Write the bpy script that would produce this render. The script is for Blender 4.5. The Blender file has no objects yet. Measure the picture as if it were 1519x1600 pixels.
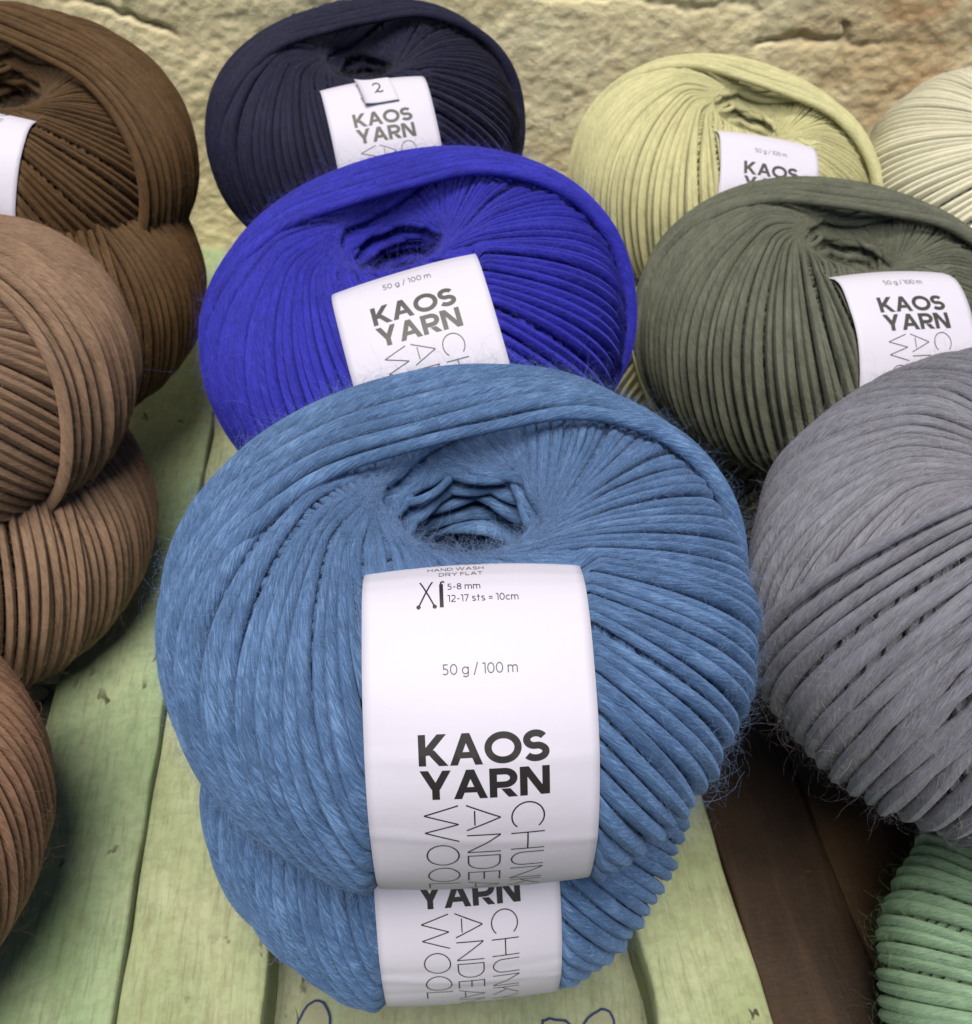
import bpy, math, random
import numpy as np
from mathutils import Matrix, Vector

# ------------------------------------------------------------------ camera, light, exposure
SC = bpy.context.scene
COL = SC.collection
H = 0.255                                   # camera height above the plank tops (metres)
PITCH = math.radians(41.8)                  # looking down
FPX, W, HH = 1500.0, 1519.0, 1600.0         # focal length in pixels of the 1519x1600 photograph

cam_d = bpy.data.cameras.new('camera')
cam = bpy.data.objects.new('camera', cam_d)
COL.objects.link(cam)
cam.location = (0, 0, H)
cam.rotation_euler = (math.pi / 2 - PITCH, 0, 0)
cam_d.sensor_fit = 'VERTICAL'
cam_d.sensor_height = 24.0
cam_d.lens = 24.0 * FPX / HH
cam_d.clip_start, cam_d.clip_end = 0.005, 50.0
cam_d.dof.use_dof = True
cam_d.dof.focus_distance = 0.165
cam_d.dof.aperture_fstop = 38.0
SC.camera = cam

world = bpy.data.worlds.new('World')
SC.world = world
world.use_nodes = True
wn = world.node_tree
SUN_EL, SUN_AZ = 71.0, 184.0                # azimuth clockwise from +Y: behind the camera, slightly left
sky = wn.nodes.new('ShaderNodeTexSky')
sky.sky_type = 'NISHITA'
sky.sun_disc = False
sky.sun_elevation = math.radians(SUN_EL)
sky.sun_rotation = math.radians(SUN_AZ)
sky.air_density, sky.dust_density, sky.ozone_density = 1.0, 0.6, 2.0
bg = wn.nodes['Background']
wn.links.new(sky.outputs['Color'], bg.inputs['Color'])
bg.inputs['Strength'].default_value = 0.05

sun_d = bpy.data.lights.new('sun', 'SUN')
sun_d.energy = 4.7
sun_d.angle = math.radians(36)
sun_d.color = (1.0, 0.95, 0.85)
sun = bpy.data.objects.new('sun', sun_d)
COL.objects.link(sun)
_e, _a = math.radians(SUN_EL), math.radians(SUN_AZ)
_dir = Vector((math.sin(_a) * math.cos(_e), math.cos(_a) * math.cos(_e), math.sin(_e)))
sun.rotation_euler = _dir.to_track_quat('Z', 'Y').to_euler()
sun.location = _dir * 3

SC.view_settings.view_transform = 'Standard'
SC.view_settings.look = 'None'
SC.view_settings.exposure = 0.05
SC.view_settings.gamma = 1.0
SC.view_settings.use_curve_mapping = False
SC.cycles.max_bounces = 6
SC.cycles.diffuse_bounces = 2

# ------------------------------------------------------------------ helpers
rng = np.random.default_rng(7)


def ray_point(px, py, depth):
    """world point seen at a photograph pixel at the given distance along the optical axis"""
    x = (px - W / 2) / FPX * depth
    v = (HH / 2 - py) / FPX * depth
    return Vector((x, depth * math.cos(PITCH) + v * math.sin(PITCH), H - depth * math.sin(PITCH) + v * math.cos(PITCH)))


def tag(o, label=None, cat=None, group=None, kind=None):
    for k, v in (('label', label), ('category', cat), ('group', group), ('kind', kind)):
        if v:
            o[k] = v
    return o


def mesh_from(name, V, F, mat=None, uv=None, smooth=True):
    """V (n,3), F (m,k) arrays or list of such arrays"""
    me = bpy.data.meshes.new(name)
    Fs = F if isinstance(F, list) else [F]
    V = np.asarray(V, np.float32)
    me.vertices.add(len(V))
    me.vertices.foreach_set('co', V.ravel())
    nl = sum(f.size for f in Fs)
    npoly = sum(len(f) for f in Fs)
    me.loops.add(nl)
    li = np.concatenate([f.ravel() for f in Fs]).astype(np.int32)
    me.loops.foreach_set('vertex_index', li)
    me.polygons.add(npoly)
    starts, off = [], 0
    for f in Fs:
        starts.append(off + np.arange(len(f)) * f.shape[1])
        off += f.size
    me.polygons.foreach_set('loop_start', np.concatenate(starts).astype(np.int32))
    me.update(calc_edges=True)
    me.validate()
    if smooth:
        me.polygons.foreach_set('use_smooth', np.ones(len(me.polygons), bool))
    if uv is not None:
        l = me.uv_layers.new(name='UVMap')
        l.data.foreach_set('uv', np.asarray(uv, np.float32)[li].ravel())
    if mat:
        me.materials.append(mat)
    return me


def obj(name, me, parent=None, mat=None):
    o = bpy.data.objects.new(name, me)
    COL.objects.link(o)
    if parent:
        o.parent = parent
    if mat:
        o.material_slots[0].link = 'OBJECT'
        o.material_slots[0].material = mat
    return o


def new_mat(name):
    m = bpy.data.materials.new(name)
    m.use_nodes = True
    nt = m.node_tree
    return m, nt, nt.nodes['Principled BSDF']


class NT:
    def __init__(s, nt):
        s.nt = nt

    def n(s, t, **kw):
        nd = s.nt.nodes.new(t)
        for k, v in kw.items():
            if k.startswith('i_'):
                nd.inputs[int(k[2:])].default_value = v
            else:
                setattr(nd, k, v)
        return nd

    def l(s, a, b):
        s.nt.links.new(a, b)

    def math(s, op, a, b=None, clamp=False):
        nd = s.n('ShaderNodeMath', operation=op, use_clamp=clamp)
        for i, v in enumerate((a, b)):
            if v is None:
                continue
            if isinstance(v, (int, float)):
                nd.inputs[i].default_value = v
            else:
                s.l(v, nd.inputs[i])
        return nd.outputs[0]

    def ramp(s, fac, stops, interp='LINEAR'):
        nd = s.n('ShaderNodeValToRGB')
        nd.color_ramp.interpolation = interp
        el = nd.color_ramp.elements
        while len(el) < len(stops):
            el.new(0.5)
        for e, (p, c) in zip(el, stops):
            e.position = p
            e.color = c if len(c) == 4 else (*c, 1)
        s.l(fac, nd.inputs[0])
        return nd.outputs[0]

    def noise(s, vec, scale, detail=4, rough=0.55, dist=0.0, out=0):
        nd = s.n('ShaderNodeTexNoise')
        nd.inputs['Scale'].default_value = scale
        nd.inputs['Detail'].default_value = detail
        nd.inputs['Roughness'].default_value = rough
        nd.inputs['Distortion'].default_value = dist
        s.l(vec, nd.inputs['Vector'])
        return nd.outputs[out]

    def mapping(s, vec, scale=(1, 1, 1), rot=(0, 0, 0), loc=(0, 0, 0)):
        nd = s.n('ShaderNodeMapping')
        nd.inputs['Scale'].default_value = scale
        nd.inputs['Rotation'].default_value = rot
        nd.inputs['Location'].default_value = loc
        s.l(vec, nd.inputs['Vector'])
        return nd.outputs[0]

    def mix(s, fac, a, b, mode='MIX'):
        nd = s.n('ShaderNodeMix', data_type='RGBA', blend_type=mode)
        for sock, v in ((nd.inputs[0], fac), (nd.inputs[6], a), (nd.inputs[7], b)):
            if isinstance(v, (int, float)):
                sock.default_value = v
            elif isinstance(v, tuple):
                sock.default_value = v if len(v) == 4 else (*v, 1)
            else:
                s.l(v, sock)
        return nd.outputs[2]

    def bump(s, height, strength, dist, normal=None):
        nd = s.n('ShaderNodeBump')
        nd.inputs['Strength'].default_value = strength
        nd.inputs['Distance'].default_value = dist
        s.l(height, nd.inputs['Height'])
        if normal:
            s.l(normal, nd.inputs['Normal'])
        return nd.outputs[0]


# ------------------------------------------------------------------ materials
def yarn_material(name, col, dark=0.42, light=1.5, tint=None):
    m, nt, p = new_mat(name)
    t = NT(nt)
    uv = t.n('ShaderNodeUVMap', uv_map='UVMap').outputs[0]
    tc = t.n('ShaderNodeTexCoord').outputs['Object']
    sep = t.n('ShaderNodeSeparateXYZ')
    t.l(uv, sep.inputs[0])
    # u = length along the strand in mm, v = turn round the strand: fibres lie on a slow helix
    hel = t.math('ADD', t.math('MULTIPLY', sep.outputs[0], 0.035), sep.outputs[1])
    comb = t.n('ShaderNodeCombineXYZ')
    t.l(t.math('MULTIPLY', sep.outputs[0], 0.10), comb.inputs[0])
    t.l(t.math('MULTIPLY', hel, 9.0), comb.inputs[1])
    fib = t.noise(comb.outputs[0], 2.6, 5, 0.62, 0.4)
    comb2 = t.n('ShaderNodeCombineXYZ')
    t.l(t.math('MULTIPLY', sep.outputs[0], 0.3), comb2.inputs[0])
    t.l(t.math('MULTIPLY', hel, 26.0), comb2.inputs[1])
    fine = t.noise(comb2.outputs[0], 2.2, 3, 0.6, 0.2)
    comb3 = t.n('ShaderNodeCombineXYZ')
    t.l(t.math('MULTIPLY', sep.outputs[0], 0.035), comb3.inputs[0])
    t.l(t.math('MULTIPLY', t.math('FLOOR', sep.outputs[1]), 7.7), comb3.inputs[1])
    blot = t.noise(comb3.outputs[0], 2.0, 3, 0.6)
    f = t.math('ADD', t.math('MULTIPLY', fib, 0.45), t.math('MULTIPLY', fine, 0.27))
    f = t.math('ADD', f, t.math('MULTIPLY', blot, 0.28))
    lo = tuple(c * dark for c in col)
    hi = tuple(min(0.95, c * light + 0.012) for c in (tint or col))
    c = t.ramp(f, [(0.36, lo), (0.5, col), (0.64, hi)])
    t.l(c, p.inputs['Base Color'])
    p.inputs['Roughness'].default_value = 0.62
    p.inputs['Specular IOR Level'].default_value = 0.22
    p.inputs['Sheen Weight'].default_value = 0.5
    p.inputs['Sheen Roughness'].default_value = 0.42
    p.inputs['Sheen Tint'].default_value = (*[min(1, c * 1.7 + 0.06) for c in col], 1)
    hgt = t.math('ADD', t.math('MULTIPLY', fib, 0.7), t.math('MULTIPLY', fine, 0.45))
    t.l(t.bump(hgt, 0.7, 0.0006), p.inputs['Normal'])
    return m


def paper_material(name, col=(0.60, 0.572, 0.675)):
    m, nt, p = new_mat(name)
    t = NT(nt)
    tc = t.n('ShaderNodeTexCoord').outputs['Object']
    f = t.noise(tc, 700, 3, 0.6)
    g = t.noise(tc, 40, 4, 0.6)
    c = t.mix(t.math('MULTIPLY', g, 0.10), (*col, 1), tuple(x * 0.78 for x in col))
    t.l(c, p.inputs['Base Color'])
    p.inputs['Roughness'].default_value = 0.55
    p.inputs['Specular IOR Level'].default_value = 0.35
    n1 = t.bump(f, 0.12, 0.0002)
    t.l(t.bump(g, 0.25, 0.0012, n1), p.inputs['Normal'])
    return m


def flat_material(name, col, rough=0.6):
    m, nt, p = new_mat(name)
    t = NT(nt)
    tc = t.n('ShaderNodeTexCoord').outputs['Object']
    c = t.mix(t.math('MULTIPLY', t.noise(tc, 900, 3), 0.5), tuple(x * 0.8 for x in col), tuple(min(1, x * 1.3 + 0.004) for x in col))
    t.l(c, p.inputs['Base Color'])
    p.inputs['Roughness'].default_value = rough
    return m


INK = flat_material('black_ink', (0.017, 0.014, 0.016), 0.5)
INK_GREY = flat_material('grey_ink', (0.05, 0.047, 0.045), 0.5)
PAPER = paper_material('label_paper')
PAPER_BLUE = paper_material('blue_label_paper', (0.42, 0.55, 0.85))

# ------------------------------------------------------------------ ball shape (unit radius)
BB, PP = 0.66, 2.35                         # half height / radius, squareness


def super_r(th):
    return (np.abs(np.sin(th)) ** PP + np.abs(np.cos(th) / BB) ** PP) ** (-1 / PP)


def ball_r(th, dimple=0.22):
    t0 = np.minimum(th, np.pi - th)
    s = np.clip((t0 - 0.28) / 0.44, 0, 1)
    s = s * s * (3 - 2 * s)
    return super_r(th) * (1 - dimple * (1 - s))


# paper band: closed loop round the wall of the torus, in the (rho, z) half plane of the label side
CRHO = 0.45


def band_profile(press=0.965, n=400, hole=0.09):
    th = np.linspace(0.60, np.pi - 0.60, 60)
    r = super_r(th) * press
    up = np.array([(hole, 0.0), (hole, 0.2), (hole + 0.01, 0.34), (hole + 0.06, 0.475), (hole + 0.17, 0.568)])
    pts = np.concatenate([up, np.stack([r * np.sin(th), r * np.cos(th)], 1), (up * [1, -1])[::-1]])
    # smooth + arc length resample
    for _ in range(6):
        pts[1:-1] = 0.25 * pts[:-2] + 0.5 * pts[1:-1] + 0.25 * pts[2:]
    d = np.r_[0, np.cumsum(np.hypot(*np.diff(pts, axis=0).T))]
    s = np.linspace(0, d[-1], n)
    return np.stack([np.interp(s, d, pts[:, 0]), np.interp(s, d, pts[:, 1])], 1), s


def smooth_noise(n, k, amp, rg, closed=True):
    """sum of a few random harmonics on a closed loop"""
    t = np.arange(n) / n * 2 * np.pi
    out = np.zeros(n)
    for h in range(1, k + 1):
        out += rg.normal() * np.cos(h * t + rg.uniform(0, 6.28)) / h ** 0.6
    return out * amp / math.sqrt(k)


def build_ball(seed, N=118, n_seg=170, sides=8, hair=9000, tau_end=100.0, theta_h=0.44, dimple=0.27,
               band=True, R=0.06, hw=0.019, press=0.965, width=1.0, flyaway=140, nband=9):
    """One centre-pull ball: every turn of yarn is a tilted great circle that grazes the hole; later turns lie
    on top of earlier ones. Returns vertices, quads, tris, uv (metres, centred on the ball)."""
    rg = np.random.default_rng(seed)
    prof, ps = band_profile(press)
    pq_b = np.arctan2(prof[:, 1], prof[:, 0] - CRHO)
    pq_r = np.hypot(prof[:, 1], prof[:, 0] - CRHO)
    o = np.argsort(pq_b)
    pq_b, pq_r = pq_b[o], pq_r[o]

    VV, FF, UV = [], [], []
    base = 0
    roots = []
    layers = [(1.0, N, theta_h, 1.0, 1)]
    for q_, (sc_, dt_) in enumerate(((0.86, 0.02), (0.72, 0.08), (0.57, 0.17), (0.42, 0.30))):      # older layers, seen down the hole
        layers.append((sc_, int(N * (0.62 - 0.06 * q_)), theta_h + dt_, 1.1 + 0.08 * q_, 2 + q_))
    spacing = 2 * math.pi / N
    for (sc, n, thh, wd, lay) in layers:
        segs = n_seg if lay == 1 else int(n_seg * 0.5)
        sd = sides if lay == 1 else max(5, sides - 2)
        psi = np.linspace(0, 2 * np.pi, segs, endpoint=False)
        groups = smooth_noise(n, 12, 0.16, rg)            # neighbouring turns bunch and spread
        for k in range(n):
            nb = nband if lay == 1 else 0                    # the last turns lie side by side as one broad band
            f = min(1.0, k / (n - nb))
            off = 0.0
            if k >= n - nb:
                off = (n - 1 - k - 3.2) * spacing * 1.06 + rg.normal() * spacing * 0.10
                tau = math.radians(tau_end) + rg.normal() * 0.006
                th = thh
            else:
                tau = math.radians(tau_end) + 2 * math.pi * (1 - f) + (rg.normal() * 0.10 + groups[k]) * spacing
                th = max(0.2, thh + rg.normal() * (0.009 if lay == 1 else 0.035) + 0.015 * math.sin(f * 30 + seed))
                if lay > 1:
                    tau += lay * 2.4
            # great circle whose highest point is at polar angle th, azimuth tau
            top = np.array([math.sin(th) * math.cos(tau), math.sin(th) * math.sin(tau), math.cos(th)])
            hor = np.array([-math.sin(tau), math.cos(tau), 0.0])
            nrm = np.cross(top, hor)
            d = np.cos(psi)[:, None] * top + np.sin(psi)[:, None] * hor
            wob = smooth_noise(segs, 6, 0.006 + 0.005 * rg.random(), rg)
            if off:                                         # a parallel circle beside the last great circle
                sg = -1.0 if nrm[2] > 0 else 1.0
                d = d * math.cos(off) + nrm * (sg * math.sin(off))
            d = d + nrm * wob[:, None]
            d /= np.linalg.norm(d, axis=1)[:, None]
            theta = np.arccos(np.clip(d[:, 2], -1, 1))
            r = ball_r(theta, dimple * (0.22 if k >= n - nb else 1.0)) * sc
            lift = -0.105 + 0.122 * f + (0.010 if k >= n - nb else 0.0) if lay == 1 else -0.05 + 0.05 * f
            if lay == 1 and k < n - nb and f > 0.88:          # pressed down where the last band crosses over them
                a_ = (psi + np.pi) % (2 * np.pi) - np.pi
                lift = lift - 0.035 * ((f - 0.88) / 0.12) * np.cos(np.clip(a_ / 1.15, -1, 1) * np.pi / 2) ** 2
            lift = lift + smooth_noise(segs, 4, 0.005, rg) + rg.normal() * 0.004
            P = d * (r + lift)[:, None]
            # parallel strands squeeze where they graze the hole
            sq = np.abs(np.sin(psi)) if not (k >= n - nb) else np.maximum(np.abs(np.sin(psi)), 0.85)
            rad = spacing * (0.43 if k >= n - nb else 0.468) * wd * width * np.maximum(0.40, 0.06 + 0.94 * sq * np.clip(r / sc, 0.62, 1)) * (1 + smooth_noise(segs, 14, 0.075, rg)) * (1 + rg.normal() * 0.07)
            T = np.roll(P, -1, 0) - np.roll(P, 1, 0)
            sl = np.linalg.norm(np.roll(P, -1, 0) - P, axis=1)
            T /= np.linalg.norm(T, axis=1)[:, None]
            Nn = d - T * np.sum(d * T, 1)[:, None]
            Nn /= np.linalg.norm(Nn, axis=1)[:, None]
            Bn = np.cross(T, Nn)
            an = np.arange(sd + 1) / sd * 2 * np.pi
            ring = (np.cos(an)[None, :, None] * Nn[:, None, :] * 1.45 + np.sin(an)[None, :, None] * Bn[:, None, :]) * rad[:, None, None]
            X = P[:, None, :] + ring                       # segs, sd+1, 3  (seam vertex doubled for uv)
            X = np.concatenate([X, X[:1]], 0)
            u = np.r_[0, np.cumsum(sl)] * R * 1000 + rg.uniform(0, 5000)
            uv = np.stack(np.broadcast_arrays(u[:, None], (an / (2 * np.pi))[None, :] * 0.999 + rg.integers(0, 50)), -1)
            a = np.arange(segs)[:, None] * (sd + 1) + np.arange(sd)[None, :]
            q = np.stack([a, a + 1, a + sd + 2, a + sd + 1], -1).reshape(-1, 4)
            VV.append(X.reshape(-1, 3)); UV.append(uv.reshape(-1, 2)); FF.append(q + base)
            base += (segs + 1) * (sd + 1)
            if lay == 1:
                roots.append(np.concatenate([P + Nn * rad[:, None] * 0.8, T, Nn, Bn], 1))
    # dark inside: a closed core so nothing shows through
    th = np.linspace(0.0, np.pi, 28)
    ph = np.linspace(0, 2 * np.pi, 48, endpoint=False)
    rr = np.where(np.minimum(th, np.pi - th) < 0.62, 0.16, 1.0)
    cr = ball_r(th) * 0.5
    rho = np.sin(th) * cr
    z = np.cos(th) * cr
    inner = np.minimum(th, np.pi - th) < 0.8
    z = np.where(inner, -0.30, z)
    core = np.stack([rho[:, None] * np.cos(ph), rho[:, None] * np.sin(ph), np.broadcast_to(z[:, None], (28, 48))], -1)
    a = np.arange(27)[:, None] * 48 + np.arange(48)[None, :]
    b = np.arange(27)[:, None] * 48 + (np.arange(48)[None, :] + 1) % 48
    q = np.stack([a, a + 48, b + 48, b], -1).reshape(-1, 4)
    VV.append(core.reshape(-1, 3)); FF.append(q + base)
    UV.append(core.reshape(-1, 3)[:, :2] * 60)
    base += 28 * 48

    # loose fibres
    roots = np.concatenate(roots)
    HV, HT, HU = [], [], []
    nh = hair + flyaway
    pick = roots[rg.integers(0, len(roots), nh)]
    p = pick[:, 0:3].copy()
    T, Nn, Bn = pick[:, 3:6], pick[:, 6:9], pick[:, 9:12]
    side = rg.normal(size=nh)
    p += Bn * (side * 0.012)[:, None]
    long_ = np.arange(nh) >= hair
    L = np.where(long_, rg.uniform(0.10, 0.30, nh), rg.gamma(2.2, 0.026, nh) + 0.02)
    sgn = rg.choice([-1, 1], nh)
    stand = rg.random(nh) < 0.50
    L = np.where(stand & ~long_, np.where(rg.random(nh) < 0.15, rg.uniform(0.08, 0.18, nh), rg.gamma(2.5, 0.018, nh) + 0.015), L)
    dirv = T * (sgn * rg.uniform(0.2, 1.0, nh))[:, None] + Nn * np.where(long_, rg.uniform(0.2, 0.9, nh), np.where(stand, rg.uniform(0.5, 1.4, nh), rg.uniform(0.15, 0.6, nh)))[:, None] + Bn * (rg.normal(size=nh) * 0.8)[:, None]
    K = 8
    rad = np.where(long_, 0.00038, np.where(stand, rg.uniform(0.00013, 0.00026, nh), rg.uniform(0.00020, 0.00042, nh)))
    pts = [p]
    curl = rg.normal(size=(nh, 3)) * 0.9
    for j in range(K - 1):
        dirv = dirv / np.linalg.norm(dirv, axis=1)[:, None]
        pts.append(pts[-1] + dirv * (L / (K - 1))[:, None])
        dirv = dirv + curl * 0.5 + rg.normal(size=(nh, 3)) * 0.30 - Nn * (0.10 * j)
    pts = np.stack(pts, 1)                                  # nh, K, 3
    Td = np.gradient(pts, axis=1)
    Td /= np.linalg.norm(Td, axis=2)[:, :, None] + 1e-9
    ref = np.broadcast_to(Nn[:, None, :] + 0.01, Td.shape)
    A = np.cross(Td, ref); A /= np.linalg.norm(A, axis=2)[:, :, None] + 1e-9
    B = np.cross(Td, A)
    taper = np.linspace(1.0, 0.45, K)
    X = []
    for s3 in range(3):
        an = s3 * 2 * math.pi / 3
        X.append(pts + (A * math.cos(an) + B * math.sin(an)) * (rad[:, None] * taper)[:, :, None])
    X = np.stack(X, 2)                                      # nh, K, 3sides, 3
    idx = np.arange(nh * K * 3).reshape(nh, K, 3)
    q = []
    for s3 in range(3):
        t3 = (s3 + 1) % 3
        q.append(np.stack([idx[:, :-1, s3], idx[:, :-1, t3], idx[:, 1:, t3], idx[:, 1:, s3]], -1).reshape(-1, 4))
    HV = X.reshape(-1, 3)
    HU = np.repeat(np.stack([rg.uniform(0, 5000, nh), rg.uniform(0, 50, nh)], 1), K * 3, 0)

    V = np.concatenate(VV + [HV])
    F = np.concatenate(FF + [np.concatenate(q) + base])
    uv = np.concatenate(UV + [HU])
    if band:                                                # the tight band presses the yarn in
        m = (V[:, 1] < 0)
        ax = np.abs(V[:, 0])
        hwu = hw / R
        m &= ax < hwu + 0.2
        y = -V[m, 1]; zz = V[m, 2]; x = ax[m]
        bb = np.arctan2(zz, y - CRHO); q_ = np.hypot(zz, y - CRHO)
        lim = np.interp(bb, pq_b, pq_r) - 0.018 - 0.16 * np.minimum(x, hwu) ** 2 + 0.9 * np.maximum(0, x - hwu * 0.97) + 1.5 * np.maximum(0, 0.35 - y)
        sc_ = np.minimum(1, lim / np.maximum(q_, 1e-6))
        V[m, 1] = -(CRHO + (y - CRHO) * sc_); V[m, 2] = zz * sc_
    return V * R, F, uv, base


_cache = {}


def ball_mesh(key, **kw):
    if key not in _cache:
        V, F, uv, nyarn = build_ball(**kw)
        me = mesh_from('yarn_winding', V, F, YARN['denim'], uv)
        me.materials.append(FUZZ['denim'])
        me.polygons.foreach_set('material_index', (F[:, 0] >= nyarn).astype(np.int32))
        _cache[key] = me
    return _cache[key]


# ------------------------------------------------------------------ lettering (stroke-built, on the band's own surface)
def arc(cx, cy, rx, ry, a0, a1, n=28):
    a = np.radians(np.linspace(a0, a1, n))
    return np.stack([cx + rx * np.cos(a), cy + ry * np.sin(a)], 1)


def stroke(pts, w, closed=False):
    """polyline -> list of quads (4,2), mitred"""
    p = np.asarray(pts, float)
    n = len(p)
    if closed:
        prv, nxt = np.roll(p, 1, 0), np.roll(p, -1, 0)
    else:
        prv, nxt = np.vstack([p[:1], p[:-1]]), np.vstack([p[1:], p[-1:]])
    d1 = p - prv; d2 = nxt - p
    if not closed:
        d1[0] = d2[0]; d2[-1] = d1[-1]
    d1 /= np.linalg.norm(d1, axis=1)[:, None]; d2 /= np.linalg.norm(d2, axis=1)[:, None]
    n1 = np.stack([-d1[:, 1], d1[:, 0]], 1); n2 = np.stack([-d2[:, 1], d2[:, 0]], 1)
    b = n1 + n2
    b /= np.maximum(np.linalg.norm(b, axis=1)[:, None], 1e-6)
    c = np.clip(np.sum(b * n1, 1), 0.45, 1)
    off = b * (w / 2 / c)[:, None]
    A, B = p + off, p - off
    m = n if closed else n - 1
    return [np.array([A[i], B[i], B[(i + 1) % n], A[(i + 1) % n]]) for i in range(m)]


def diag(x0, y0, x1, y1, w):
    """slanted bar cut level at both ends"""
    L = math.hypot(x1 - x0, y1 - y0)
    h = w * L / abs(y1 - y0) / 2
    return [np.array([(x0 - h, y0), (x0 + h, y0), (x1 + h, y1), (x1 - h, y1)])]


def bar(x0, y0, x1, y1):
    return [np.array([(x0, y0), (x1, y0), (x1, y1), (x0, y1)])]


def glyph(ch, w):
    """returns (quads, advance) for cap height 1 and stroke width w"""
    h = w / 2
    if ch == ' ': return [], 0.30
    if ch == 'K':
        return bar(0, 0, w, 1) + diag(w * 0.7, 0.34, 0.80 - h, 1, w) + diag(0.30 + h * .3, 0.50, 0.84 - h, 0, w), 0.86
    if ch == 'A':
        b = h * 1.12
        return diag(b, 0, 0.49, 1, w) + diag(0.98 - b, 0, 0.49, 1, w) + bar(0.22, 0.22, 0.76, 0.22 + w * .9), 0.98
    if ch == 'O':
        return stroke(arc(0.55, 0.5, 0.55 - h, 0.5 - h, 0, 360, 49)[:-1], w, True), 1.10
    if ch == 'S':
        a = np.vstack([arc(0.37, 0.745 - h * .5, 0.33 - h * .6, 0.255 - h * .5, 28, 180, 14), arc(0.37, 0.745 - h * .5, 0.33 - h * .6, 0.255 - h * .5, 190, 255, 6),
                       arc(0.37, 0.255 + h * .5, 0.36 - h * .6, 0.255 - h * .5, 75, 10, 6), arc(0.37, 0.255 + h * .5, 0.36 - h * .6, 0.255 - h * .5, 0, -150, 14)])
        return stroke(a, w), 0.76
    if ch == 'Y':
        return bar(0.45 - h, 0, 0.45 + h, 0.42) + diag(0.45, 0.36, h * 1.2, 1, w) + diag(0.45, 0.36, 0.90 - h * 1.2, 1, w), 0.90
    if ch == 'R':
        b = np.vstack([[(w, 1 - h)], [(0.42, 1 - h)], arc(0.44, 0.645 + h * .2, 0.36 - h, 0.355 - h * 1.2, 80, -80, 14), [(0.42, 0.29 + h * 1.4)], [(w, 0.29 + h * 1.4)]])
        return bar(0, 0, w, 1) + stroke(b, w) + diag(0.46, 0.30, 0.78 - h, 0, w), 0.82
    if ch == 'N':
        return bar(0, 0, w, 1) + bar(0.86 - w, 0, 0.86, 1) + diag(h * 1.25, 1, 0.86 - h * 1.25, 0, w), 0.86
    if ch == 'W':
        return diag(h, 1, 0.37, 0, w) + diag(0.37, 0, 0.70, 1, w) + diag(0.70, 1, 1.03, 0, w) + diag(1.03, 0, 1.40 - h, 1, w), 1.40
    if ch == 'L': return bar(0, 0, w, 1) + bar(w, 0, 0.60, w), 0.62
    if ch == 'E': return bar(0, 0, w, 1) + bar(w, 0, 0.66, w) + bar(w, 0.5 - h, 0.60, 0.5 + h) + bar(w, 1 - w, 0.66, 1), 0.68
    if ch == 'D':
        b = np.vstack([[(w, 1 - h)], [(0.38, 1 - h)], arc(0.40, 0.5, 0.46 - h, 0.5 - h, 80, -80, 20), [(0.38, h)], [(w, h)]])
        return bar(0, 0, w, 1) + stroke(b, w), 0.88
    if ch == 'C': return stroke(arc(0.54, 0.5, 0.54 - h, 0.5 - h, 42, 318, 36), w), 1.0
    if ch == 'H': return bar(0, 0, w, 1) + bar(0.80 - w, 0, 0.80, 1) + bar(w, 0.5 - h, 0.80 - w, 0.5 + h), 0.80
    if ch == 'U':
        b = np.vstack([[(h, 1)], arc(0.40, 0.38, 0.40 - h, 0.38 - h, 180, 360, 18), [(0.80 - h, 1)]])
        return stroke(b, w), 0.80
    if ch == 'F': return bar(0, 0, w, 1) + bar(w, 0.46 - h, 0.56, 0.46 + h) + bar(w, 1 - w, 0.62, 1), 0.64
    if ch == 'T': return bar(0.36 - h, 0, 0.36 + h, 1 - w) + bar(0, 1 - w, 0.72, 1), 0.72
    if ch == 'I': return bar(0, 0, w, 1), w
    if ch == '0': return stroke(arc(0.34, 0.5, 0.34 - h, 0.5 - h, 0, 360, 33)[:-1], w, True), 0.68
    if ch == '1': return bar(0.2, 0, 0.2 + w, 1) + bar(0, 1 - w, 0.2, 1), 0.32
    if ch == '2':
        return stroke(np.vstack([arc(0.29, 0.70, 0.27 - h * .4, 0.30 - h, 150, -35, 14), [(0.03, h)]]), w) + bar(0.02, 0, 0.60, w), 0.62
    if ch == '5':
        return bar(0.08, 1 - w, 0.52, 1) + bar(0.08, 0.55, 0.08 + w, 1 - w) + stroke(np.vstack([[(0.08, 0.56)], arc(0.26, 0.31, 0.31 - h, 0.31 - h, 90, -140, 16)]), w), 0.60
    if ch == '7': return bar(0, 1 - w, 0.58, 1) + diag(0.58 - h, 1 - w, 0.18, 0, w), 0.58
    if ch == '8':
        return stroke(arc(0.31, 0.745, 0.25 - h * .4, 0.255 - h, 0, 360, 21)[:-1], w, True) + stroke(arc(0.31, 0.27, 0.31 - h, 0.27 - h, 0, 360, 25)[:-1], w, True), 0.62
    if ch == '-': return bar(0.04, 0.36, 0.36, 0.36 + w), 0.40
    if ch == '=': return bar(0.04, 0.24, 0.52, 0.24 + w) + bar(0.04, 0.50, 0.52, 0.50 + w), 0.56
    if ch == '/': return diag(0.0, -0.1, 0.36, 1.08, w), 0.38
    X = 0.72
    if ch == 'm':
        q = bar(0, 0, w, X)
        for x0 in (0, 0.42):
            q += stroke(np.vstack([arc(x0 + 0.21 + h, X - 0.23, 0.21, 0.23 - h, 180, 0, 12), [(x0 + 0.42 + h, 0)]]), w)
        return q, 0.96
    if ch == 'c': return stroke(arc(0.33, X / 2, 0.33 - h, X / 2 - h, 45, 315, 20), w), 0.58
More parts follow.
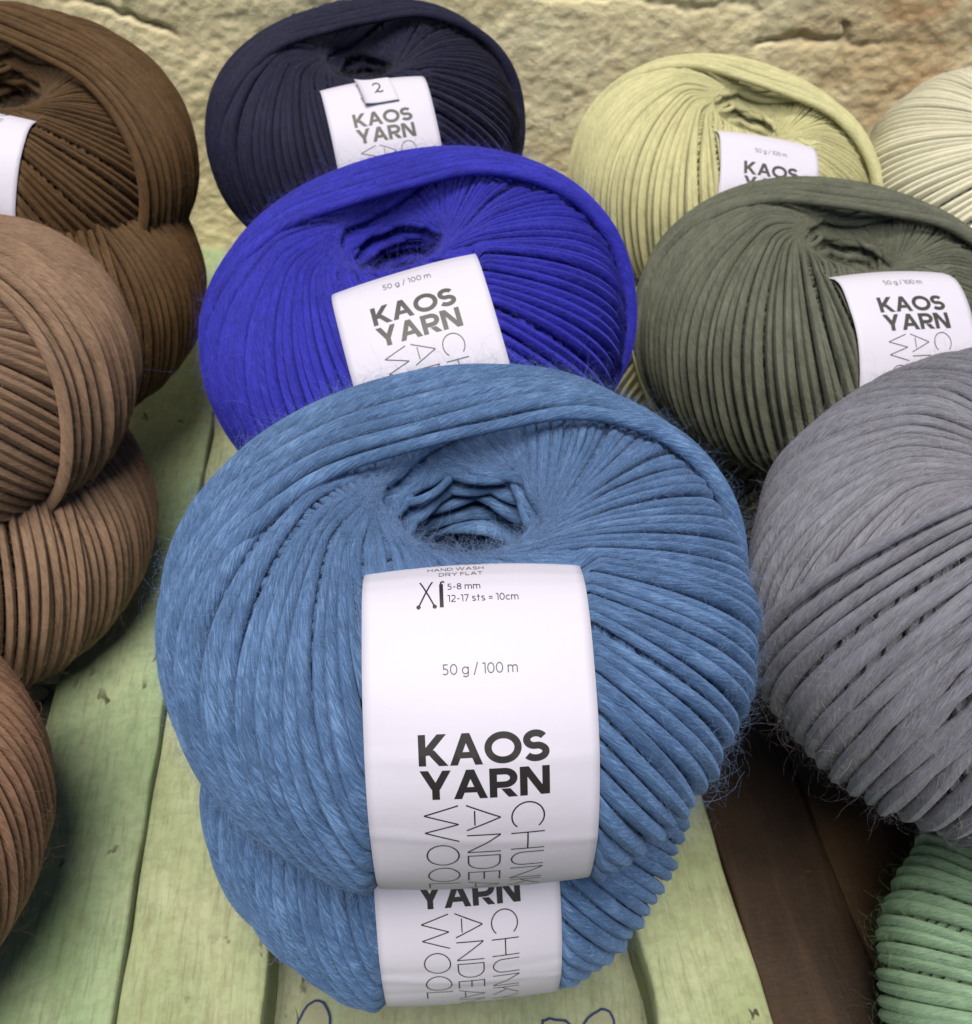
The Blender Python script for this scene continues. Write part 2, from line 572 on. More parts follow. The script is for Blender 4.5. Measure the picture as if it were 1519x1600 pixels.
    if ch == 'g':
        return stroke(arc(0.32, X / 2, 0.32 - h, X / 2 - h, 0, 360, 25)[:-1], w, True) + stroke(np.vstack([[(0.64 - h, X)], [(0.64 - h, 0.02)], arc(0.34, 0.0, 0.30 - h, 0.27 - h, 0, -150, 10)]), w), 0.70
    if ch == 's':
        a = np.vstack([arc(0.25, 0.54, 0.22 - h * .5, 0.18 - h, 30, 250, 12), arc(0.25, 0.18, 0.24 - h * .5, 0.18 - h, 70, -150, 12)])
        return stroke(a, w), 0.52
    if ch == 't': return bar(0.13, 0, 0.13 + w, 0.95) + bar(0, X - w, 0.40, X), 0.44
    return [], 0.4


def text_quads(txt, size, w, track=0.08):
    q, x = [], 0.0
    for ch in txt:
        g, adv = glyph(ch, w)
        q += [a + [x, 0] for a in g]
        x += adv + (track if ch != ' ' else 0)
    return [a * size for a in q], (x - track) * size


def label_print(drop):
    """quads in label space: x to the reader's right, s running down from the top of the print (mm)"""
    out = []

    def put(quads, x, s, rot=False):
        for a in quads:
            if rot:                       # turned 90 degrees clockwise: reads downwards, glyph tops face right
                out.append(np.stack([x + a[:, 1], s + a[:, 0]], 1))
            else:
                out.append(np.stack([x + a[:, 0], s - a[:, 1]], 1))

    def centred(txt, size, w, x, s, track=0.08):
        q, wd = text_quads(txt, size, w, track)
        put(q, x - wd / 2, s)

    def fit(txt, width, s, size, w):
        q, wd = text_quads(txt, size, w, 0.05)
        put([a * [width / wd, 1] for a in q], LX, s)

    LX = -10.3
    centred('HAND WASH', 1.1, 0.10, -3.0, -5.2, 0.16)
    centred('DRY FLAT', 1.1, 0.10, -2.2, -3.2, 0.16)
    # crossed needles and crochet hook
    put(diag(-9.3, -7.3, -6.9, -2.2, 0.26) + diag(-6.6, -7.3, -9.0, -2.2, 0.26) + stroke(arc(-9.3, -7.3, .22, .22, 0, 360, 9)[:-1], .3, True)
        + stroke(arc(-6.6, -7.3, .22, .22, 0, 360, 9)[:-1], .3, True) + bar(-5.75, -7.5, -5.1, -2.9) + stroke([(-5.45, -2.9), (-5.45, -2.4), (-5.1, -2.2), (-4.9, -2.5)], .28), -0.2, -4.0)
    q, wd = text_quads('5-8 mm', 1.3, 0.11, 0.12); put(q, -4.6, 0.2)
    q, wd = text_quads('12-17 sts = 10cm', 1.3, 0.11, 0.12); put(q, -4.6, 2.6)
    centred('50 g / 100 m', 1.75, 0.095, 0.2, 15.0 + drop, 0.12)
    fit('KAOS', 21.0, 29.2, 5.0, 0.215)
    fit('YARN', 21.0, 35.0, 5.0, 0.215)
    for txt, x in (('WOOL', -9.9), ('ANDEAN', -3.0), ('CHUNKY', 4.3)):
        q, wd = text_quads(txt, 5.6, 0.045, 0.16)
        put(q, x, 36.1, True)
    return out


PRINT = {}


def band_and_print(parent, R=0.06, hw=0.019, press=0.965, shift=0.0, ink=None, paper=None, sticker=False, off=0.0):
    """paper loop + its printing, on the local -Y side. shift (mm) slides the print along the band."""
    prof, s = band_profile(press)
    prof = prof * R; s = s * R
    # s measured from the rim (first point where the paper is level)
    top = np.argmax(prof[:, 1])
    s0 = s[top]
    tg = np.gradient(prof, axis=0)
    tg /= np.linalg.norm(tg, axis=1)[:, None]
    nr = np.stack([-tg[:, 1], tg[:, 0]], 1)          # outward normal in (rho, z)
    if nr[len(nr) // 2, 0] < 0:
        nr = -nr

    def surf(x, sv, lift):
        sv = np.asarray(sv) + s0
        rho = np.interp(sv, s, prof[:, 0]); z = np.interp(sv, s, prof[:, 1])
        nx = np.interp(sv, s, nr[:, 0]); nz = np.interp(sv, s, nr[:, 1])
        l = lift - 0.16 / R * x ** 2 + off * 0
        return np.stack([x, -(rho + nx * l), z + nz * l], -1)

    rc = random.Random(int(shift * 10) + 5)
    creases = [(rc.uniform(0.012, 0.050), rc.uniform(-0.12, 0.12), rc.uniform(0.00004, 0.00010) * rc.choice((-1, 1))) for _ in range(2)] + [(0.045, 0.10, 0.00014)]
    ph = rc.uniform(0, 6)

    def wobf(x, sv):
        e = 0.00012 * np.sin(sv * 330 + x * 90 + ph) * (np.abs(x) / hw) ** 2 + 0.00016 * np.sin(sv * 120 + ph) * np.sin(x * 140 + ph * 2) + 0.00018
        for c0, sl, am in creases:
            e = e + am * np.exp(-((sv - c0 - sl * x) / 0.0013) ** 2)
        return e

    nx_, ns_ = 25, 300
    xs = np.linspace(-hw, hw, nx_)
    ss = np.linspace(s[0] - s0, s[-1] - s0, ns_)
    # slight cockle in the paper
    wob = wobf(xs[None, :], ss[:, None])
    th = 0.00022
    P = surf(np.broadcast_to(xs, (ns_, nx_)), np.broadcast_to(ss[:, None], (ns_, nx_)), th + wob)
    Q = surf(np.broadcast_to(xs, (ns_, nx_)), np.broadcast_to(ss[:, None], (ns_, nx_)), wob)
    g = np.arange(ns_ * nx_).reshape(ns_, nx_)
    quad = lambda a, b, c, d: np.stack([a, b, c, d], -1).reshape(-1, 4)
    Fo = quad(g[:-1, :-1], g[:-1, 1:], g[1:, 1:], g[1:, :-1])
    n0 = ns_ * nx_
    Fi = Fo[:, ::-1] + n0
    E1 = quad(g[:-1, 0], g[1:, 0], g[1:, 0] + n0, g[:-1, 0] + n0)
    E2 = quad(g[:-1, -1], g[:-1, -1] + n0, g[1:, -1] + n0, g[1:, -1])
    V = np.concatenate([P.reshape(-1, 3), Q.reshape(-1, 3)])
    me = mesh_from('paper_band', V, np.concatenate([Fo, Fi, E1, E2]), paper or PAPER)
    bandob = obj('paper_band', me, parent)

    # printing
    quads = label_print(4.8 if shift < -12.5 else 0.0)
    VV, FF = [], []
    nv = 0
    s_end = s[-1] - s0 - 0.001
    for i, a in enumerate(quads):
        a = a * 0.001
        a = a + [0, shift * 0.001]
        if a[:, 1].max() > s_end or a[:, 1].min() < -0.010:
            continue
        L = max(np.linalg.norm(a[1] - a[2]), np.linalg.norm(a[0] - a[3]))
        Wd = max(np.linalg.norm(a[1] - a[0]), np.linalg.norm(a[2] - a[3]))
        n1, n2 = max(1, int(math.ceil(L / 0.0012))), max(1, int(math.ceil(Wd / 0.0012)))
        t1 = np.linspace(0, 1, n1 + 1)[:, None, None]; t2 = np.linspace(0, 1, n2 + 1)[None, :, None]
        G = (a[0] * (1 - t2) + a[1] * t2) * (1 - t1) + (a[3] * (1 - t2) + a[2] * t2) * t1
        w3 = wobf(G[..., 0], G[..., 1])
        X = surf(G[..., 0], G[..., 1], th + w3 + 0.00007 + 0.0000012 * (i % 24))
        gi = np.arange((n1 + 1) * (n2 + 1)).reshape(n1 + 1, n2 + 1) + nv
        VV.append(X.reshape(-1, 3)); FF.append(quad(gi[:-1, :-1], gi[:-1, 1:], gi[1:, 1:], gi[1:, :-1]))
        nv += X.shape[0] * X.shape[1]
    tm = mesh_from('printed_lettering', np.concatenate(VV), np.concatenate(FF), ink or INK, smooth=False)
    obj('printed_lettering', tm, bandob)
    if sticker:
        # small square price sticker with a hand-written 2, top corner lifting
        u = np.linspace(-1, 1, 9)
        X, Y = np.meshgrid(u, u)
        ca, sa = math.cos(0.07), math.sin(0.07)
        cx, cs, hx, hs = 0.0005, sticker, 0.0062, 0.0058
        gx = cx + (X * ca - Y * sa) * hx + Y * 0.0012; gs = cs + (X * -sa * 0.6 + Y * ca) * hs
        lf = th + 0.0010 + 0.0012 * np.clip(-X, 0, 1) ** 2
        A = surf(gx, gs, lf); B = surf(gx, gs, lf - 0.0003)
        g = np.arange(81).reshape(9, 9)
        f = quad(g[:-1, :-1], g[:-1, 1:], g[1:, 1:], g[1:, :-1])
        rim = np.concatenate([g[0, :-1], g[:-1, -1], g[-1, :0:-1], g[:0:-1, 0]])
        fr = quad(rim, np.roll(rim, -1), np.roll(rim, -1) + 81, rim + 81)
        st = obj('price_sticker', mesh_from('price_sticker', np.concatenate([A.reshape(-1, 3), B.reshape(-1, 3)]), np.concatenate([f, f[:, ::-1] + 81, fr]), PAPER), bandob)
        two = np.vstack([arc(0.0, 0.62, 0.30, 0.34, 165, -30, 16), [(-0.05, 0.12), (-0.22, -0.02)], [(0.0, 0.08), (0.2, 0.0), (0.5, 0.06)]]) * 0.0042
        VV, FF, nv = [], [], 0
        for i, a in enumerate(stroke(two, 0.0005)):
            G = np.stack([cx + a[:, 0], cs + 0.0016 - a[:, 1]], 1)
            X = surf(G[:, 0], G[:, 1], th + 0.00112 + 0.000002 * i)
            VV.append(X); FF.append(np.arange(4)[None] + nv); nv += 4
        obj('written_digit', mesh_from('written_digit', np.concatenate(VV), np.concatenate(FF), INK_GREY, smooth=False), bandob)
    return bandob


YARN = {
    'denim': yarn_material('denim_wool', (0.074, 0.145, 0.300), tint=(0.125, 0.215, 0.39)),
    'royal': yarn_material('royal_wool', (0.024, 0.024, 0.35)),
    'navy': yarn_material('navy_wool', (0.0085, 0.0085, 0.032)),
    'lime': yarn_material('pale_green_wool', (0.56, 0.53, 0.29), dark=0.62, light=1.25),
    'sage': yarn_material('grey_green_wool', (0.108, 0.113, 0.084)),
    'grey': yarn_material('lavender_grey_wool', (0.205, 0.203, 0.243)),
    'cocoa': yarn_material('dark_brown_wool', (0.088, 0.046, 0.017)),
    'taupe': yarn_material('taupe_wool', (0.215, 0.135, 0.088)),
    'rust': yarn_material('rust_brown_wool', (0.235, 0.130, 0.083)),
    'cream': yarn_material('cream_wool', (0.78, 0.74, 0.56), dark=0.78, light=1.12),
    'mint': yarn_material('mint_wool', (0.29, 0.43, 0.285)),
}


def fuzz_material(name, col):
    """single loose fibres: paler and translucent"""
    m, nt, p = new_mat(name)
    t = NT(nt)
    uv = t.n('ShaderNodeUVMap', uv_map='UVMap').outputs[0]
    c1 = tuple(min(0.9, x * 1.4 + 0.05) for x in col)
    c2 = tuple(min(0.9, x * 2.1 + 0.16) for x in col)
    t.l(t.mix(t.noise(uv, 3.0, 1), (*c1, 1), c2), p.inputs['Base Color'])
    p.inputs['Roughness'].default_value = 0.6
    p.inputs['Specular IOR Level'].default_value = 0.3
    tr = t.n('ShaderNodeBsdfTranslucent')
    tr.inputs[0].default_value = (*c2, 1)
    mx = t.n('ShaderNodeMixShader')
    mx.inputs[0].default_value = 0.35
    t.l(p.outputs[0], mx.inputs[1]); t.l(tr.outputs[0], mx.inputs[2])
    t.l(mx.outputs[0], nt.nodes['Material Output'].inputs['Surface'])
    return m


COLS = {'denim': (0.10, 0.17, 0.315), 'royal': (0.03, 0.03, 0.34), 'navy': (0.010, 0.010, 0.034), 'lime': (0.56, 0.51, 0.23),
        'sage': (0.125, 0.135, 0.082), 'grey': (0.235, 0.215, 0.235), 'cocoa': (0.1, 0.055, 0.021), 'taupe': (0.27, 0.155, 0.095),
        'rust': (0.31, 0.15, 0.085), 'cream': (0.74, 0.68, 0.44), 'mint': (0.25, 0.42, 0.19)}
FUZZ = {k: fuzz_material(k + '_loose_fibre', c) for k, c in COLS.items()}


def place_ball(px, py, rpx, mesh, yarn, label, tilt=0, roll=0, yaw=0, R=0.06, loc=None, group='balls of wool in pairs on the planks', **bk):
    if loc is None:
        d = math.sqrt((FPX * R / rpx) ** 2 + R * R)
        loc = ray_point(px, py, d)
    e = bpy.data.objects.new('yarn_ball', None)
    e.empty_display_size = 0.02
    COL.objects.link(e)
    e.location = loc
    e.rotation_euler = (Matrix.Rotation(math.radians(roll), 3, 'Y') @ Matrix.Rotation(math.radians(tilt), 3, 'X') @ Matrix.Rotation(math.radians(yaw), 3, 'Z')).to_euler()
    tag(e, label, 'yarn ball', group)
    w = obj('winding', mesh, e, YARN[yarn])
    w.material_slots[1].link = 'OBJECT'
    w.material_slots[1].material = FUZZ[yarn]
    band_and_print(e, **bk)
    print('BALL', label[:40], [round(c, 3) for c in loc])
    return e
#SCENE

# ------------------------------------------------------------------ wall, planks, painted board
def vnoise(x, y, seed):
    """value noise on a lattice, numpy"""
    r = np.random.default_rng(seed)
    tab = r.random((256, 256))
    xi, yi = np.floor(x).astype(int), np.floor(y).astype(int)
    fx, fy = x - xi, y - yi
    fx, fy = fx * fx * (3 - 2 * fx), fy * fy * (3 - 2 * fy)
    g = lambda a, b: tab[a % 256, b % 256]
    return (g(xi, yi) * (1 - fx) + g(xi + 1, yi) * fx) * (1 - fy) + (g(xi, yi + 1) * (1 - fx) + g(xi + 1, yi + 1) * fx) * fy


def fbm(x, y, seed, octv=5, gain=0.5):
    o, a = 0, 1.0
    for k in range(octv):
        o = o + a * (vnoise(x * 2 ** k, y * 2 ** k, seed + k) - 0.5)
        a *= gain
    return o


def stone_material():
    m, nt, p = new_mat('sandstone')
    t = NT(nt)
    tc = t.n('ShaderNodeTexCoord').outputs['Object']
    big = t.noise(tc, 9, 5, 0.6, 0.3)
    mid = t.noise(tc, 60, 6, 0.65, 0.4)
    fine = t.noise(tc, 520, 5, 0.75)
    c = t.ramp(big, [(0.30, (0.70, 0.60, 0.36)), (0.5, (0.80, 0.71, 0.45)), (0.68, (0.82, 0.76, 0.54))])
    c = t.mix(t.ramp(mid, [(0.40, (1, 1, 1)), (0.58, (0, 0, 0))]), c, t.mix(0.35, c, (0.42, 0.33, 0.20)))
    # rusty patches on the right hand stones
    sx = t.n('ShaderNodeSeparateXYZ'); t.l(tc, sx.inputs[0])
    right = t.math('MULTIPLY', t.math('SUBTRACT', sx.outputs[0], 0.13), 12.0, True)
    rust = t.math('MULTIPLY', t.ramp(t.noise(tc, 13, 6, 0.7, 0.8), [(0.43, (0, 0, 0)), (0.60, (1, 1, 1))]), right)
    c = t.mix(t.math('MULTIPLY', rust, 0.75), c, (0.45, 0.22, 0.09))
    spot = t.ramp(t.noise(tc, 130, 3, 0.5, 0.2), [(0.68, (0, 0, 0)), (0.74, (1, 1, 1))])
    c = t.mix(t.math('MULTIPLY', spot, 0.5), c, (0.16, 0.11, 0.06))
    t.l(c, p.inputs['Base Color'])
    p.inputs['Roughness'].default_value = 0.93
    p.inputs['Specular IOR Level'].default_value = 0.15
    h = t.math('ADD', t.math('MULTIPLY', mid, 0.7), t.math('MULTIPLY', fine, 0.35))
    t.l(t.bump(h, 0.8, 0.002), p.inputs['Normal'])
    return m


WALL_Y = 0.512
nx, nz = 900, 330
X, Z = np.meshgrid(np.linspace(-0.55, 0.55, nx), np.linspace(-0.03, 0.36, nz), indexing='ij')
wx = X + 0.012 * fbm(X * 40, Z * 40, 31, 3)
wz = Z + 0.022 * fbm(X * 14, Z * 14, 41, 5, 0.6)
# mortar joints between three courses of big irregular stones
d = np.full(X.shape, 9.0)
for zc, x0, x1 in ((0.116, -0.6, -0.03), (0.121, -0.03, 0.13), (0.108, 0.13, 0.6), (0.265, -0.6, 0.6)):
    seg = np.abs(wz - zc) + 5 * np.clip(np.abs(wx - (x0 + x1) / 2) - (x1 - x0) / 2, 0, 1)
    d = np.minimum(d, seg)
for xc, z0, z1 in ((0.118, 0.12, 0.265), (-0.30, 0.128, 0.265), (0.34, 0.118, 0.265), (0.18, -0.05, 0.118), (-0.12, -0.05, 0.128)):
    seg = np.abs(wx - xc) + 5 * np.clip(np.abs(wz - (z0 + z1) / 2) - (z1 - z0) / 2, 0, 1)
    d = np.minimum(d, seg)
joint = np.exp(-(d / 0.0014) ** 2) * (0.35 + 1.3 * vnoise(X * 25, Z * 25, 77))
soft = np.exp(-(d / 0.010) ** 2)
dep = 0.0018 * fbm(X * 9, Z * 9, 3, 4) + 0.0006 * fbm(X * 90, Z * 120, 11, 4, 0.6) + 0.0007 * fbm(X * 260, Z * 330, 21, 3, 0.65)
Yw = WALL_Y - dep + 0.0028 * joint * np.clip((vnoise(X * 22, Z * 22, 91) - 0.40) * 5, 0, 1) + 0.0009 * soft
V = np.stack([X, Yw, Z], -1).reshape(-1, 3)
g = np.arange(nx * nz).reshape(nx, nz)
F = np.stack([g[:-1, :-1], g[1:, :-1], g[1:, 1:], g[:-1, 1:]], -1).reshape(-1, 4)
# back and sides so that the wall is a solid slab
rim = np.concatenate([g[:-1, 0], g[-1, :-1], g[:0:-1, -1], g[0, :0:-1]])
Vb = V[rim].copy(); Vb[:, 1] = WALL_Y + 0.12
nb = len(V); k = len(rim)
Fr = np.stack([rim, nb + np.arange(k), nb + (np.arange(k) + 1) % k, np.roll(rim, -1)], -1)
wall = obj('stone_wall', mesh_from('stone_wall', np.concatenate([V, Vb]), np.concatenate([F, Fr]), stone_material()))
tag(wall, 'rough yellowish sandstone wall with mortar cracks behind the yarn balls', 'wall')


def wood_material(name, base, worn, under, scale=1.0, knots=0.0, rough=0.6):
    """painted board: brushed along its length (local Y), thin worn spots"""
    m, nt, p = new_mat(name)
    t = NT(nt)
    tc = t.n('ShaderNodeTexCoord').outputs['Object']
    info = t.n('ShaderNodeObjectInfo').outputs['Random']
    cb = t.n('ShaderNodeCombineXYZ'); t.l(t.math('MULTIPLY', info, 7.3), cb.inputs[1]); t.l(t.math('MULTIPLY', info, 3.1), cb.inputs[0])
    va = t.n('ShaderNodeVectorMath', operation='ADD'); t.l(tc, va.inputs[0]); t.l(cb.outputs[0], va.inputs[1])
    v = va.outputs[0]
    grain = t.noise(t.mapping(v, (1, 0.09, 1)), 620, 8, 0.75, 0.5)
    streak = t.noise(t.mapping(v, (1, 0.10, 1)), 110, 8, 0.72, 0.8)
    blot = t.noise(v, 38, 5, 0.6, 0.5)
    cloth = t.noise(t.mapping(v, (0.5, 1.0, 1)), 700, 3, 0.6)
    c = t.mix(t.ramp(blot, [(0.36, (0, 0, 0)), (0.62, (1, 1, 1))]), base, worn)
    c = t.mix(t.math('MULTIPLY', t.ramp(streak, [(0.48, (0, 0, 0)), (0.70, (1, 1, 1))]), 0.45), c, under)
    mott = t.noise(v, 260, 5, 0.7, 0.3)
    c = t.mix(t.math('MULTIPLY', t.ramp(mott, [(0.42, (1, 1, 1)), (0.54, (0, 0, 0))]), 0.22), c, tuple(x * 0.55 for x in under))
    c = t.mix(t.math('MULTIPLY', t.ramp(grain, [(0.38, (1, 1, 1)), (0.50, (0, 0, 0))]), 0.35), c, tuple(x * 0.45 for x in under))
    chip = t.math('MULTIPLY', t.ramp(t.noise(t.mapping(v, (1, 0.5, 1)), 170, 3, 0.55, 0.3), [(0.64, (0, 0, 0)), (0.665, (1, 1, 1))]),
                  t.ramp(t.noise(v, 28, 2), [(0.53, (0, 0, 0)), (0.60, (1, 1, 1))]))
    c = t.mix(t.math('MULTIPLY', chip, 0.9), c, (0.045, 0.026, 0.014))
    t.l(c, p.inputs['Base Color'])
    p.inputs['Roughness'].default_value = rough
    p.inputs['Specular IOR Level'].default_value = 0.3
    h = t.math('ADD', t.math('MULTIPLY', grain, 0.6), t.math('MULTIPLY', cloth, 0.25))
    h = t.math('SUBTRACT', h, t.math('MULTIPLY', chip, 0.5))
    t.l(t.bump(h, 0.8, 0.0007), p.inputs['Normal'])
    return m


GREEN = wood_material('green_paint', (0.25, 0.35, 0.185), (0.35, 0.42, 0.25), (0.27, 0.27, 0.14))
GREEN2 = wood_material('yellow_green_paint', (0.31, 0.36, 0.19), (0.40, 0.435, 0.26), (0.28, 0.25, 0.13))
BROWN = wood_material('dark_brown_stain', (0.022, 0.014, 0.010), (0.040, 0.024, 0.015), (0.085, 0.048, 0.026), rough=0.5)
BROWN2 = wood_material('mid_brown_stain', (0.045, 0.024, 0.011), (0.065, 0.036, 0.017), (0.10, 0.055, 0.026), rough=0.5)

PA = math.radians(6.5)                      # the planks run away slightly to the left
Y0, Y1 = -0.02, 0.520


def plank_x(x, y, y_ref=0.0933):
    return x - (y - y_ref) * math.tan(PA)


def make_plank(x0, x1, mat, label, group, top=0.0, thick=0.018, y0=Y0, y1=Y1, seed=0):
    """bevelled board with slightly uneven worn edges; x0, x1 measured where the board leaves the photograph"""
    r = np.random.default_rng(seed)
    n = 120
    bev = 0.0010
    wdt = x1 - x0
    ys = np.linspace(0, (y1 - y0) / math.cos(PA), n)
    cs = [(-wdt / 2, -thick), (-wdt / 2, -bev), (-wdt / 2 + bev * .3, -bev * .35), (-wdt / 2 + bev, 0)]
    inn = [(-wdt / 2 + bev + (wdt - 2 * bev) * k / 8, 0) for k in range(1, 8)]
    prof = cs + inn + [(-a, b) for a, b in cs[::-1]]
    prof = np.array(prof)
    V = np.zeros((n, len(prof), 3))
    e0 = 0.0004 * np.interp(ys, np.linspace(0, ys[-1], 40), r.normal(size=40))
    e1 = 0.0004 * np.interp(ys, np.linspace(0, ys[-1], 40), r.normal(size=40))
    for j, (a, b) in enumerate(prof):
        e = np.where(a < 0, e0, e1) * (abs(a) > wdt / 2 - bev * 1.5)
        V[:, j, 0] = a + e
        V[:, j, 1] = ys
        V[:, j, 2] = b + (0.0003 * np.sin(ys * 23 + seed) * (1 - (2 * a / wdt) ** 2) if b == 0 else 0)
    m = len(prof)
    g = np.arange(n * m).reshape(n, m)
    F = np.stack([g[:-1, :-1], g[:-1, 1:], g[1:, 1:], g[1:, :-1]], -1).reshape(-1, 4)
    bot = np.stack([g[:-1, -1], g[:-1, 0], g[1:, 0], g[1:, -1]], -1).reshape(-1, 4)
    me = mesh_from('plank', V.reshape(-1, 3), np.concatenate([F, bot]), mat, smooth=False)
    o = obj('plank', me)
    cx = (x0 + x1) / 2
    o.location = (plank_x(cx, y0), y0, top)
    o.rotation_euler = (0, 0, PA)
    return tag(o, label, 'plank', group)


GP, BP = 'light green painted planks', 'dark brown planks'
make_plank(-0.1307, -0.0940, GREEN, 'light green painted plank left of the dark gap, beside the brown balls', GP, seed=1)
make_plank(-0.0926, -0.0560, GREEN2, 'yellowish green plank right of the dark gap, under the left side of the denim balls', GP, seed=2, top=-0.0006)
make_plank(0.0430, 0.0718, GREEN2, 'narrow pale green plank between the denim balls and the dark brown planks', GP, seed=3)
make_plank(0.0725, 0.1035, BROWN, 'dark brown plank along the edge of the pale green one', BP, seed=4, top=-0.002)
make_plank(0.1042, 0.1420, BROWN2, 'reddish brown plank under the lavender grey ball', BP, seed=5, top=-0.0035)
make_plank(0.1428, 0.1850, BROWN, 'dark brown plank under the mint green ball at the right', BP, seed=6, top=-0.003)
make_plank(0.1858, 0.2300, BROWN2, 'brown plank farthest right, mostly outside the photo', BP, seed=7, top=-0.003)
make_plank(0.2308, 0.2800, BROWN, 'dark brown plank beyond the mint ball, outside the photo', BP, seed=8, top=-0.003)

# painted board under the planks: whitewashed green with flowers outlined in blue
BOARD = wood_material('washed_green_board', (0.19, 0.23, 0.135), (0.26, 0.28, 0.175), (0.20, 0.18, 0.10))
board = bpy.data.objects.new('painted_board', None)
COL.objects.link(board)
board.location = (0, 0.2, -0.0185)
tag(board, 'washed green board painted with blue-outlined flowers, lying under the green planks', 'board')
bw = np.array([(-0.42, -0.24), (0.42, -0.24), (0.42, 0.32), (-0.42, 0.32)])
Vb = np.array([(x, y, z) for z in (0, -0.015) for x, y in bw])
Fb = np.array([(0, 1, 2, 3), (7, 6, 5, 4), (0, 4, 5, 1), (1, 5, 6, 2), (2, 6, 7, 3), (3, 7, 4, 0)])
obj('panel', mesh_from('panel', Vb, Fb, BOARD, smooth=False), board)
BLUE = flat_material('blue_line_paint', (0.008, 0.020, 0.085), 0.45)
PINK = flat_material('pink_petal_paint', (0.23, 0.235, 0.15), 0.5)
LEAF = flat_material('leaf_green_paint', (0.05, 0.12, 0.03), 0.5)


def petal(cx, cy, ang, L, w):
    t = np.linspace(0, math.pi, 15)
    a = np.stack([np.cos(t) * -L / 2 + L / 2, np.sin(t) ** 1.3 * w / 2], 1)
    b = a[::-1] * [1, -1]
    p = np.vstack([a, b[1:-1]])
    c, s = math.cos(ang), math.sin(ang)
    return p @ np.array([[c, s], [-s, c]]) + [cx, cy]


V, F, MI, n = [], [], [], 0


def add_poly(p, z, mi):
    global n
    m = len(p)
    c = p.mean(0)
    V.extend([(c[0], c[1] - 0.2, z)] + [(x, y - 0.2, z) for x, y in p])
    F.extend([(n, n + 1 + k, n + 1 + (k + 1) % m, n + 1 + (k + 1) % m) for k in range(m)])
    MI.extend([mi] * m)
    n += m + 1


fl = [(-0.046, 0.091, 0.3), (0.026, 0.090, 1.1), (-0.010, 0.084, 0.6), (-0.168, 0.207, 0.15), (-0.157, 0.128, 0.7), (-0.05, 0.150, 0.4)]
for i, (cx, cy, a0) in enumerate(fl):
    for sgn in (-1, 1):
        add_poly(petal(cx + 0.006 * sgn, cy - 0.010, math.pi / 2 + sgn * 0.9, 0.028, 0.006), 0.0004 + i * 1e-5 + sgn * 4e-6, 1)
    for k in range(5):
        p = petal(cx, cy, a0 + k * 2 * math.pi / 5, 0.015, 0.009)
        add_poly(p, 0.0006 + (i * 5 + k) * 1e-5, 0)
        for q in stroke(p + rng.normal(size=p.shape) * 0.00015, 0.0006, True):
            V.extend([(x, y - 0.2, 0.0010 + (i * 5 + k) * 1e-5) for x, y in q])
            F.append((n, n + 1, n + 2, n + 3)); MI.append(2); n += 4
vals = []
me = bpy.data.meshes.new('flower_painting')
me.from_pydata(V, [], [f[:3] if f[2] == f[3] else f for f in F])
for mt in (PINK, LEAF, BLUE):
    me.materials.append(mt)
me.polygons.foreach_set('material_index', np.array(MI, np.int32))
obj('flower_painting', me, board)

# ------------------------------------------------------------------ the balls
M_A = ball_mesh('a', seed=3, N=110, n_seg=240, sides=10, hair=90000, tau_end=110, nband=10, theta_h=0.48, flyaway=420)
M_B = ball_mesh('b', seed=5, nband=3, N=110, n_seg=200, sides=8, hair=40000, tau_end=104)
M_C = ball_mesh('c', seed=8, N=114, n_seg=200, sides=8, hair=52000, tau_end=92, nband=8, theta_h=0.47, flyaway=260)
M_D = ball_mesh('d', seed=13, width=1.07, nband=7, N=108, n_seg=160, sides=7, hair=40000, tau_end=100)
M_E = ball_mesh('e', seed=21, N=110, n_seg=200, sides=8, hair=56000, tau_end=215, theta_h=0.30, width=1.09, nband=12, flyaway=200)
M_F = ball_mesh('f', seed=55, width=1.04, nband=9, N=114, theta_h=0.47, n_seg=170, sides=8, hair=46000, tau_end=70, flyaway=200)

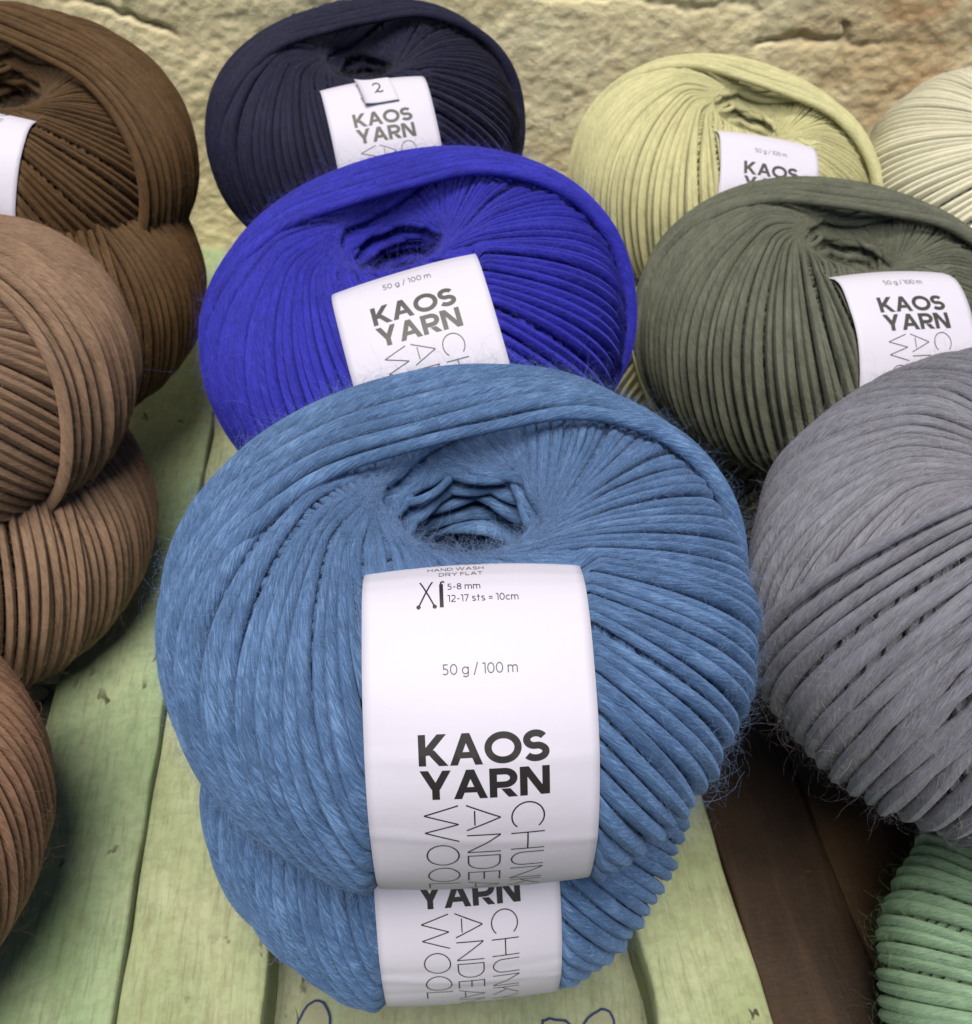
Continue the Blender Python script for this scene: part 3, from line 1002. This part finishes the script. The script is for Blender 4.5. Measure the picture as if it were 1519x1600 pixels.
place_ball(733, 950, 456, M_A, 'denim', 'upper denim blue ball, nearest the viewer, its long white label fully in view', tilt=0, roll=0, yaw=3.5, shift=0.6)
place_ball(712, 1176, 376, M_B, 'denim', 'denim blue ball at the bottom of the front pair, flattened under the other denim ball', tilt=4, yaw=5, shift=-10)
place_ball(655, 512, 326, M_C, 'royal', 'bright royal blue ball leaning just behind the upper denim ball', tilt=7, roll=-10, yaw=11, shift=-18, ink=INK_GREY)
place_ball(655, 640, 326, M_D, 'royal', 'royal blue ball hidden underneath the bright royal blue one', loc=(-0.02, 0.262, 0.036), yaw=40)
place_ball(577, 208, 236, M_D, 'navy', 'dark navy ball against the wall, with a small hand-numbered sticker on its label', tilt=12, yaw=15, shift=-13, ink=INK_GREY, sticker=0.0028)
place_ball(577, 300, 236, M_F, 'navy', 'navy ball hidden underneath the stickered navy one', loc=(-0.05, 0.405, 0.037), yaw=-30)
place_ball(1129, 290, 229, M_F, 'lime', 'pale yellow-green ball by the wall, its label half hidden by the grey-green ball', tilt=8, roll=10, yaw=2, shift=-13, ink=INK_GREY)
place_ball(1120, 480, 215, M_D, 'lime', 'bottom yellow-green ball of its pair, a strip of it showing beside the royal blue ball', loc=(0.095, 0.375, 0.036), yaw=60)
place_ball(1284, 514, 282, M_F, 'sage', 'grey-green ball with a white label, in front of the pale yellow-green ball', tilt=2, roll=4, yaw=11, shift=-17, ink=INK_GREY)
place_ball(1290, 690, 282, M_D, 'sage', 'grey-green ball hidden in the dark under the labelled grey-green one', loc=(0.135, 0.295, 0.032), yaw=170)
place_ball(1607, 903, 440, M_E, 'grey', 'lavender grey ball at the right, between the grey-green and mint balls', tilt=2, roll=-14, yaw=75)
place_ball(1620, 1150, 400, M_D, 'grey', 'lavender grey ball underneath the other lavender grey one', loc=(0.185, 0.185, 0.034), yaw=100)
place_ball(42, 240, 250, M_F, 'cocoa', 'dark brown ball at the top left corner with a blank-looking white label', tilt=16, roll=8, yaw=-3, shift=-60)
place_ball(66, 448, 245, M_D, 'cocoa', 'dark brown ball at the bottom of the back left pair', yaw=-70, tilt=15)
place_ball(-104, 590, 306, M_D, 'taupe', 'taupe brown ball in front of the dark brown pair, upper of its pair', tilt=5, roll=-8, yaw=-28)
place_ball(-58, 820, 285, M_F, 'taupe', 'taupe brown ball on the planks, lower of the two at the left edge', tilt=8, roll=0, yaw=-35)
place_ball(-362, 1300, 412, M_B, 'rust', 'reddish brown ball cut off by the lower left edge', tilt=0, roll=0, yaw=-40)
place_ball(1578, 306, 230, M_B, 'cream', 'cream white ball at the right by the wall', tilt=14, roll=0, yaw=48)
place_ball(1572, 500, 230, M_D, 'cream', 'cream white ball hidden underneath the one by the wall', loc=(0.235, 0.39, 0.035), yaw=70)
place_ball(1815, 1610, 425, M_B, 'mint', 'mint green ball at the lower right corner', tilt=0, yaw=60, paper=PAPER_BLUE)
